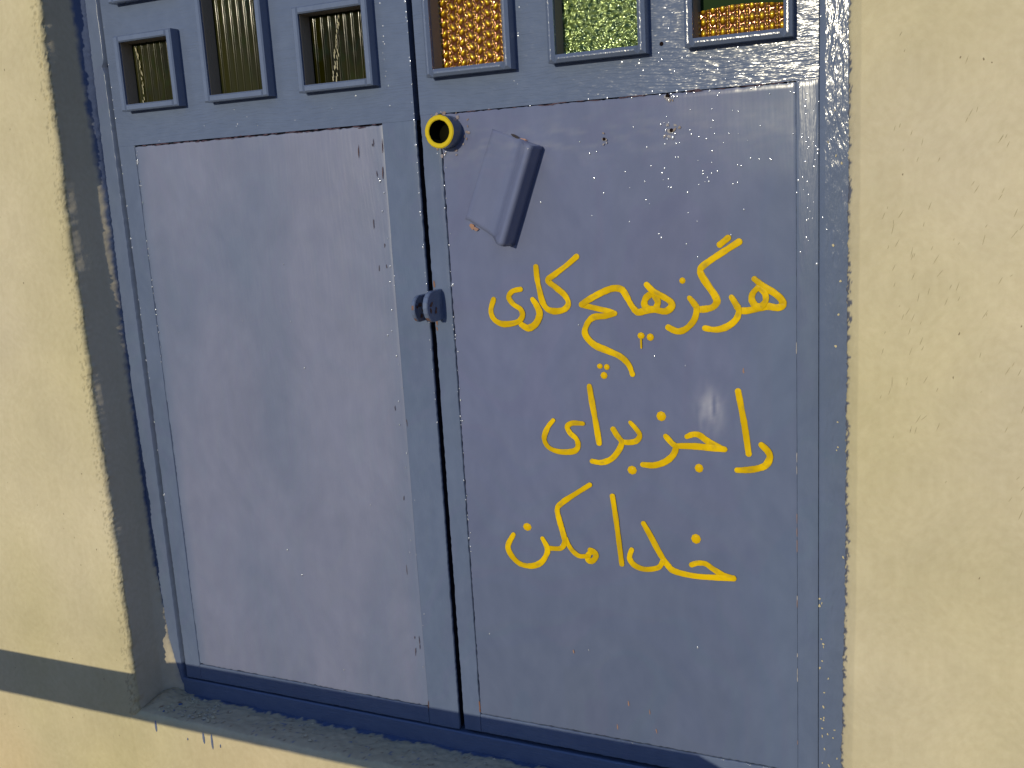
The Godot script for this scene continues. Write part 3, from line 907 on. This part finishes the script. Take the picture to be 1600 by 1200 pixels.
func door_frame() -> void:
	var f := thing("door_frame", "blue painted steel frame round the double door, set into the plaster", "door frame")
	var st := new_st()
	var pt := func(i: int, j: int) -> Vector3:
		var y := -0.07 + 0.004 * j
		var inner := -0.527 + 0.0012 * n_fine.get_noise_1d(y * 1500.0 + 800.0) - 0.0045 * exp(-pow((y - 1.142) / 0.008, 2.0)) + 0.002 * (1.0 if y > 1.145 else 0.0)
		var xx := [-0.575, -0.565, -0.555, -0.545, -0.536, inner - 0.0012, inner, inner]
		var zz := [0.0, 0.0, 0.0, 0.0, 0.0, 0.0, -0.0004, -0.045]
		return Vector3(xx[i], y, zz[i] + (0.0006 * n_mid.get_noise_2d(xx[i] * 1500.0, y * 900.0) if i < 5 else 0.0))
	grid(st, 7, 468, pt, rail_colour)
	obj("side_post", st, M.stile, f)
	st = new_st()
	var pr := func(i: int, j: int) -> Vector3:
		var y := -0.07 + 0.004 * j
		var xx := [0.7033, 0.7033, 0.7042, 0.712, 0.720, 0.728, 0.736, 0.744, 0.756]
		var zz := [-0.045, -0.0008, 0.0002, 0.0004, 0.0004, 0.0005, 0.0006, 0.001, 0.001]
		return Vector3(xx[i], y, zz[i] + (0.0005 * n_mid.get_noise_2d(xx[i] * 2600.0, y * 900.0) if i > 2 else 0.0))
	grid(st, 8, 468, pr, rail_colour)
	obj("side_post", st, M.jamb, f)
	st = new_st()
	for k in 46:
		var t := rng.randf()
		var px := rng.randf_range(0.7045, 0.712) if k < 22 else rng.randf_range(0.714, 0.738)
		var py := 0.0 + 0.30 * t * t if k < 34 else rng.randf_range(0.3, 1.1)
		patch(st, Vector3(px, py, 0.0012), rng.randf_range(0.0008, 0.0020), rng.randf_range(0.001, 0.0034), rng.randf_range(-0.5, 0.5), 0.0006, PLASTER)
	obj("plaster_splashes", st, M.plaster, f).set_meta("kind", "stuff")
	st = new_st()
	bar(st, -0.527, 0.7033, -0.072, -0.0335, -0.05, 0.002, 0.002, RAIL)
	obj("bottom_bar", st, M.rail, f)
	st = new_st()
	bar(st, -0.575, 0.756, 1.7835, 1.83, -0.05, 0.001, 0.002, RAIL)
	obj("top_bar", st, M.rail, f)

# ------------------------------------------------------------------ surroundings
func surroundings() -> void:
	var st := new_st()
	quad(st, Vector3(-400, -0.36, 400), Vector3(400, -0.36, 400), Vector3(400, -0.36, -400), Vector3(-400, -0.36, -400), Color(0.30, 0.26, 0.20))
	var g := obj("ground", st, M.ground, self)
	g.set_meta("kind", "structure")
	g.set_meta("label", "packed earth ground in front of the wall")
	# dark room behind the door
	st = new_st()
	var room := [[-1.6, 1.6, -0.36, 2.6, -3.2, -3.1], [-1.7, -1.6, -0.36, 2.6, -3.1, -0.23], [1.6, 1.7, -0.36, 2.6, -3.1, -0.23], [-1.6, 1.6, 2.5, 2.6, -3.1, -0.23], [-1.6, 1.6, -0.355, -0.33, -3.1, -0.23]]
	for r in room:
		bar(st, r[0], r[1], r[2], r[3], r[4], r[5], 0.001, Color(0.12, 0.11, 0.10))
	var o := obj("interior_room", st, M.dark, self)
	o.set_meta("kind", "structure")
	o.set_meta("label", "dark room behind the closed double door")
	# added unseen plank bench, sized and cut to throw the long level shadow
	var bench := thing("added_shadow_bench", "added plank bench, unseen, shaped to cast the level shadow on wall and door", "bench", Vector3(0, -0.36, 0))
	st = new_st()
	var a := [Vector2(-1.9, 0.65), Vector2(0.447, 0.65), Vector2(0.532, 0.95), Vector2(-1.9, 0.95)]  # slanted right end shapes the end of the shadow
	var rise := tan(deg_to_rad(SUN_EL))
	var y0 := 0.36 - 0.0790 + 0.86 * rise
	var y1 := 0.36 + 0.0180 + 0.56 * rise
	var tilt := 0.0088          # slants the seat to fit the slope of its shadow
	var wood := Color(0.28, 0.18, 0.10)
	st.set_smooth_group(-1)
	for i in 4:
		var p: Vector2 = a[i]
		var q: Vector2 = a[(i + 1) % 4]
		quad(st, Vector3(q.x, y0 + q.x * tilt, q.y), Vector3(p.x, y0 + p.x * tilt, p.y), Vector3(p.x, y1 + p.x * tilt, p.y), Vector3(q.x, y1 + q.x * tilt, q.y), wood)
	for h in [y0, y1]:
		var c: Array[Vector3] = []
		for p in a: c.append(Vector3(p.x, h + p.x * tilt, p.y))
		if h == y1: quad(st, c[3], c[2], c[1], c[0], wood)
		else: quad(st, c[0], c[1], c[2], c[3], wood)
	obj("seat", st, M.wood, bench)
	for lx in [-1.7, 0.24]:
		for lz in [0.69, 0.88]:
			st = new_st()
			bar(st, lx, lx + 0.05, 0.0, y0 + lx * tilt - 0.002, lz, lz + 0.05, 0.003, wood)
			obj("leg", st, M.wood, bench)

func _ready() -> void:
	# camera
	var cam := Camera3D.new()
	cam.name = "camera"
	cam.fov = 41.24
	cam.near = 0.02
	cam.far = 1200.0
	var right := Vector3(0.90736745, -0.05726035, -0.41641994)
	var up := Vector3(-0.03022806, 0.97922407, -0.20051553)
	var fwd := Vector3(-0.41925002, -0.19452883, -0.88678518)
	cam.transform = Transform3D(Basis(right, up, -fwd).orthonormalized(), Vector3(0.90842953, 0.90042816, 1.41863441))
	add_child(cam)
	cam.current = true
	# sky, exposure
	var env := Environment.new()
	env.background_mode = Environment.BG_SKY
	var sm := ProceduralSkyMaterial.new()
	sm.sky_top_color = Color(0.28, 0.39, 0.585)
	sm.sky_horizon_color = Color(0.54, 0.585, 0.64)
	sm.sky_curve = 0.15
	sm.ground_bottom_color = Color(0.20, 0.17, 0.13)
	sm.ground_horizon_color = Color(0.42, 0.46, 0.52)
	sm.energy_multiplier = 2.3
	var sky := Sky.new()
	sky.sky_material = sm
	env.sky = sky
	env.tonemap_mode = Environment.TONE_MAPPER_LINEAR
	env.tonemap_exposure = 0.875
	env.sdfgi_enabled = true
	env.ssao_enabled = true
	env.ssil_enabled = true
	var we := WorldEnvironment.new()
	we.name = "environment"
	we.environment = env
	add_child(we)
	# low warm sun behind the camera
	var sun := DirectionalLight3D.new()
	sun.name = "sun"
	sun.light_energy = 1.17
	sun.light_color = Color(1.0, 0.955, 0.84)
	sun.light_angular_distance = 0.5
	sun.shadow_enabled = true
	add_child(sun)
	var az := deg_to_rad(SUN_AZ)
	var el := deg_to_rad(SUN_EL)
	var toward := Vector3(sin(az) * cos(el), sin(el), cos(az) * cos(el))
	sun.transform = Transform3D(Basis.looking_at(-toward, Vector3.UP), Vector3.ZERO)
	# everything else
	rng.seed = 4242
	make_materials()
	surroundings()
	make_wall()
	door_frame()
	left_leaf()
	right_leaf()
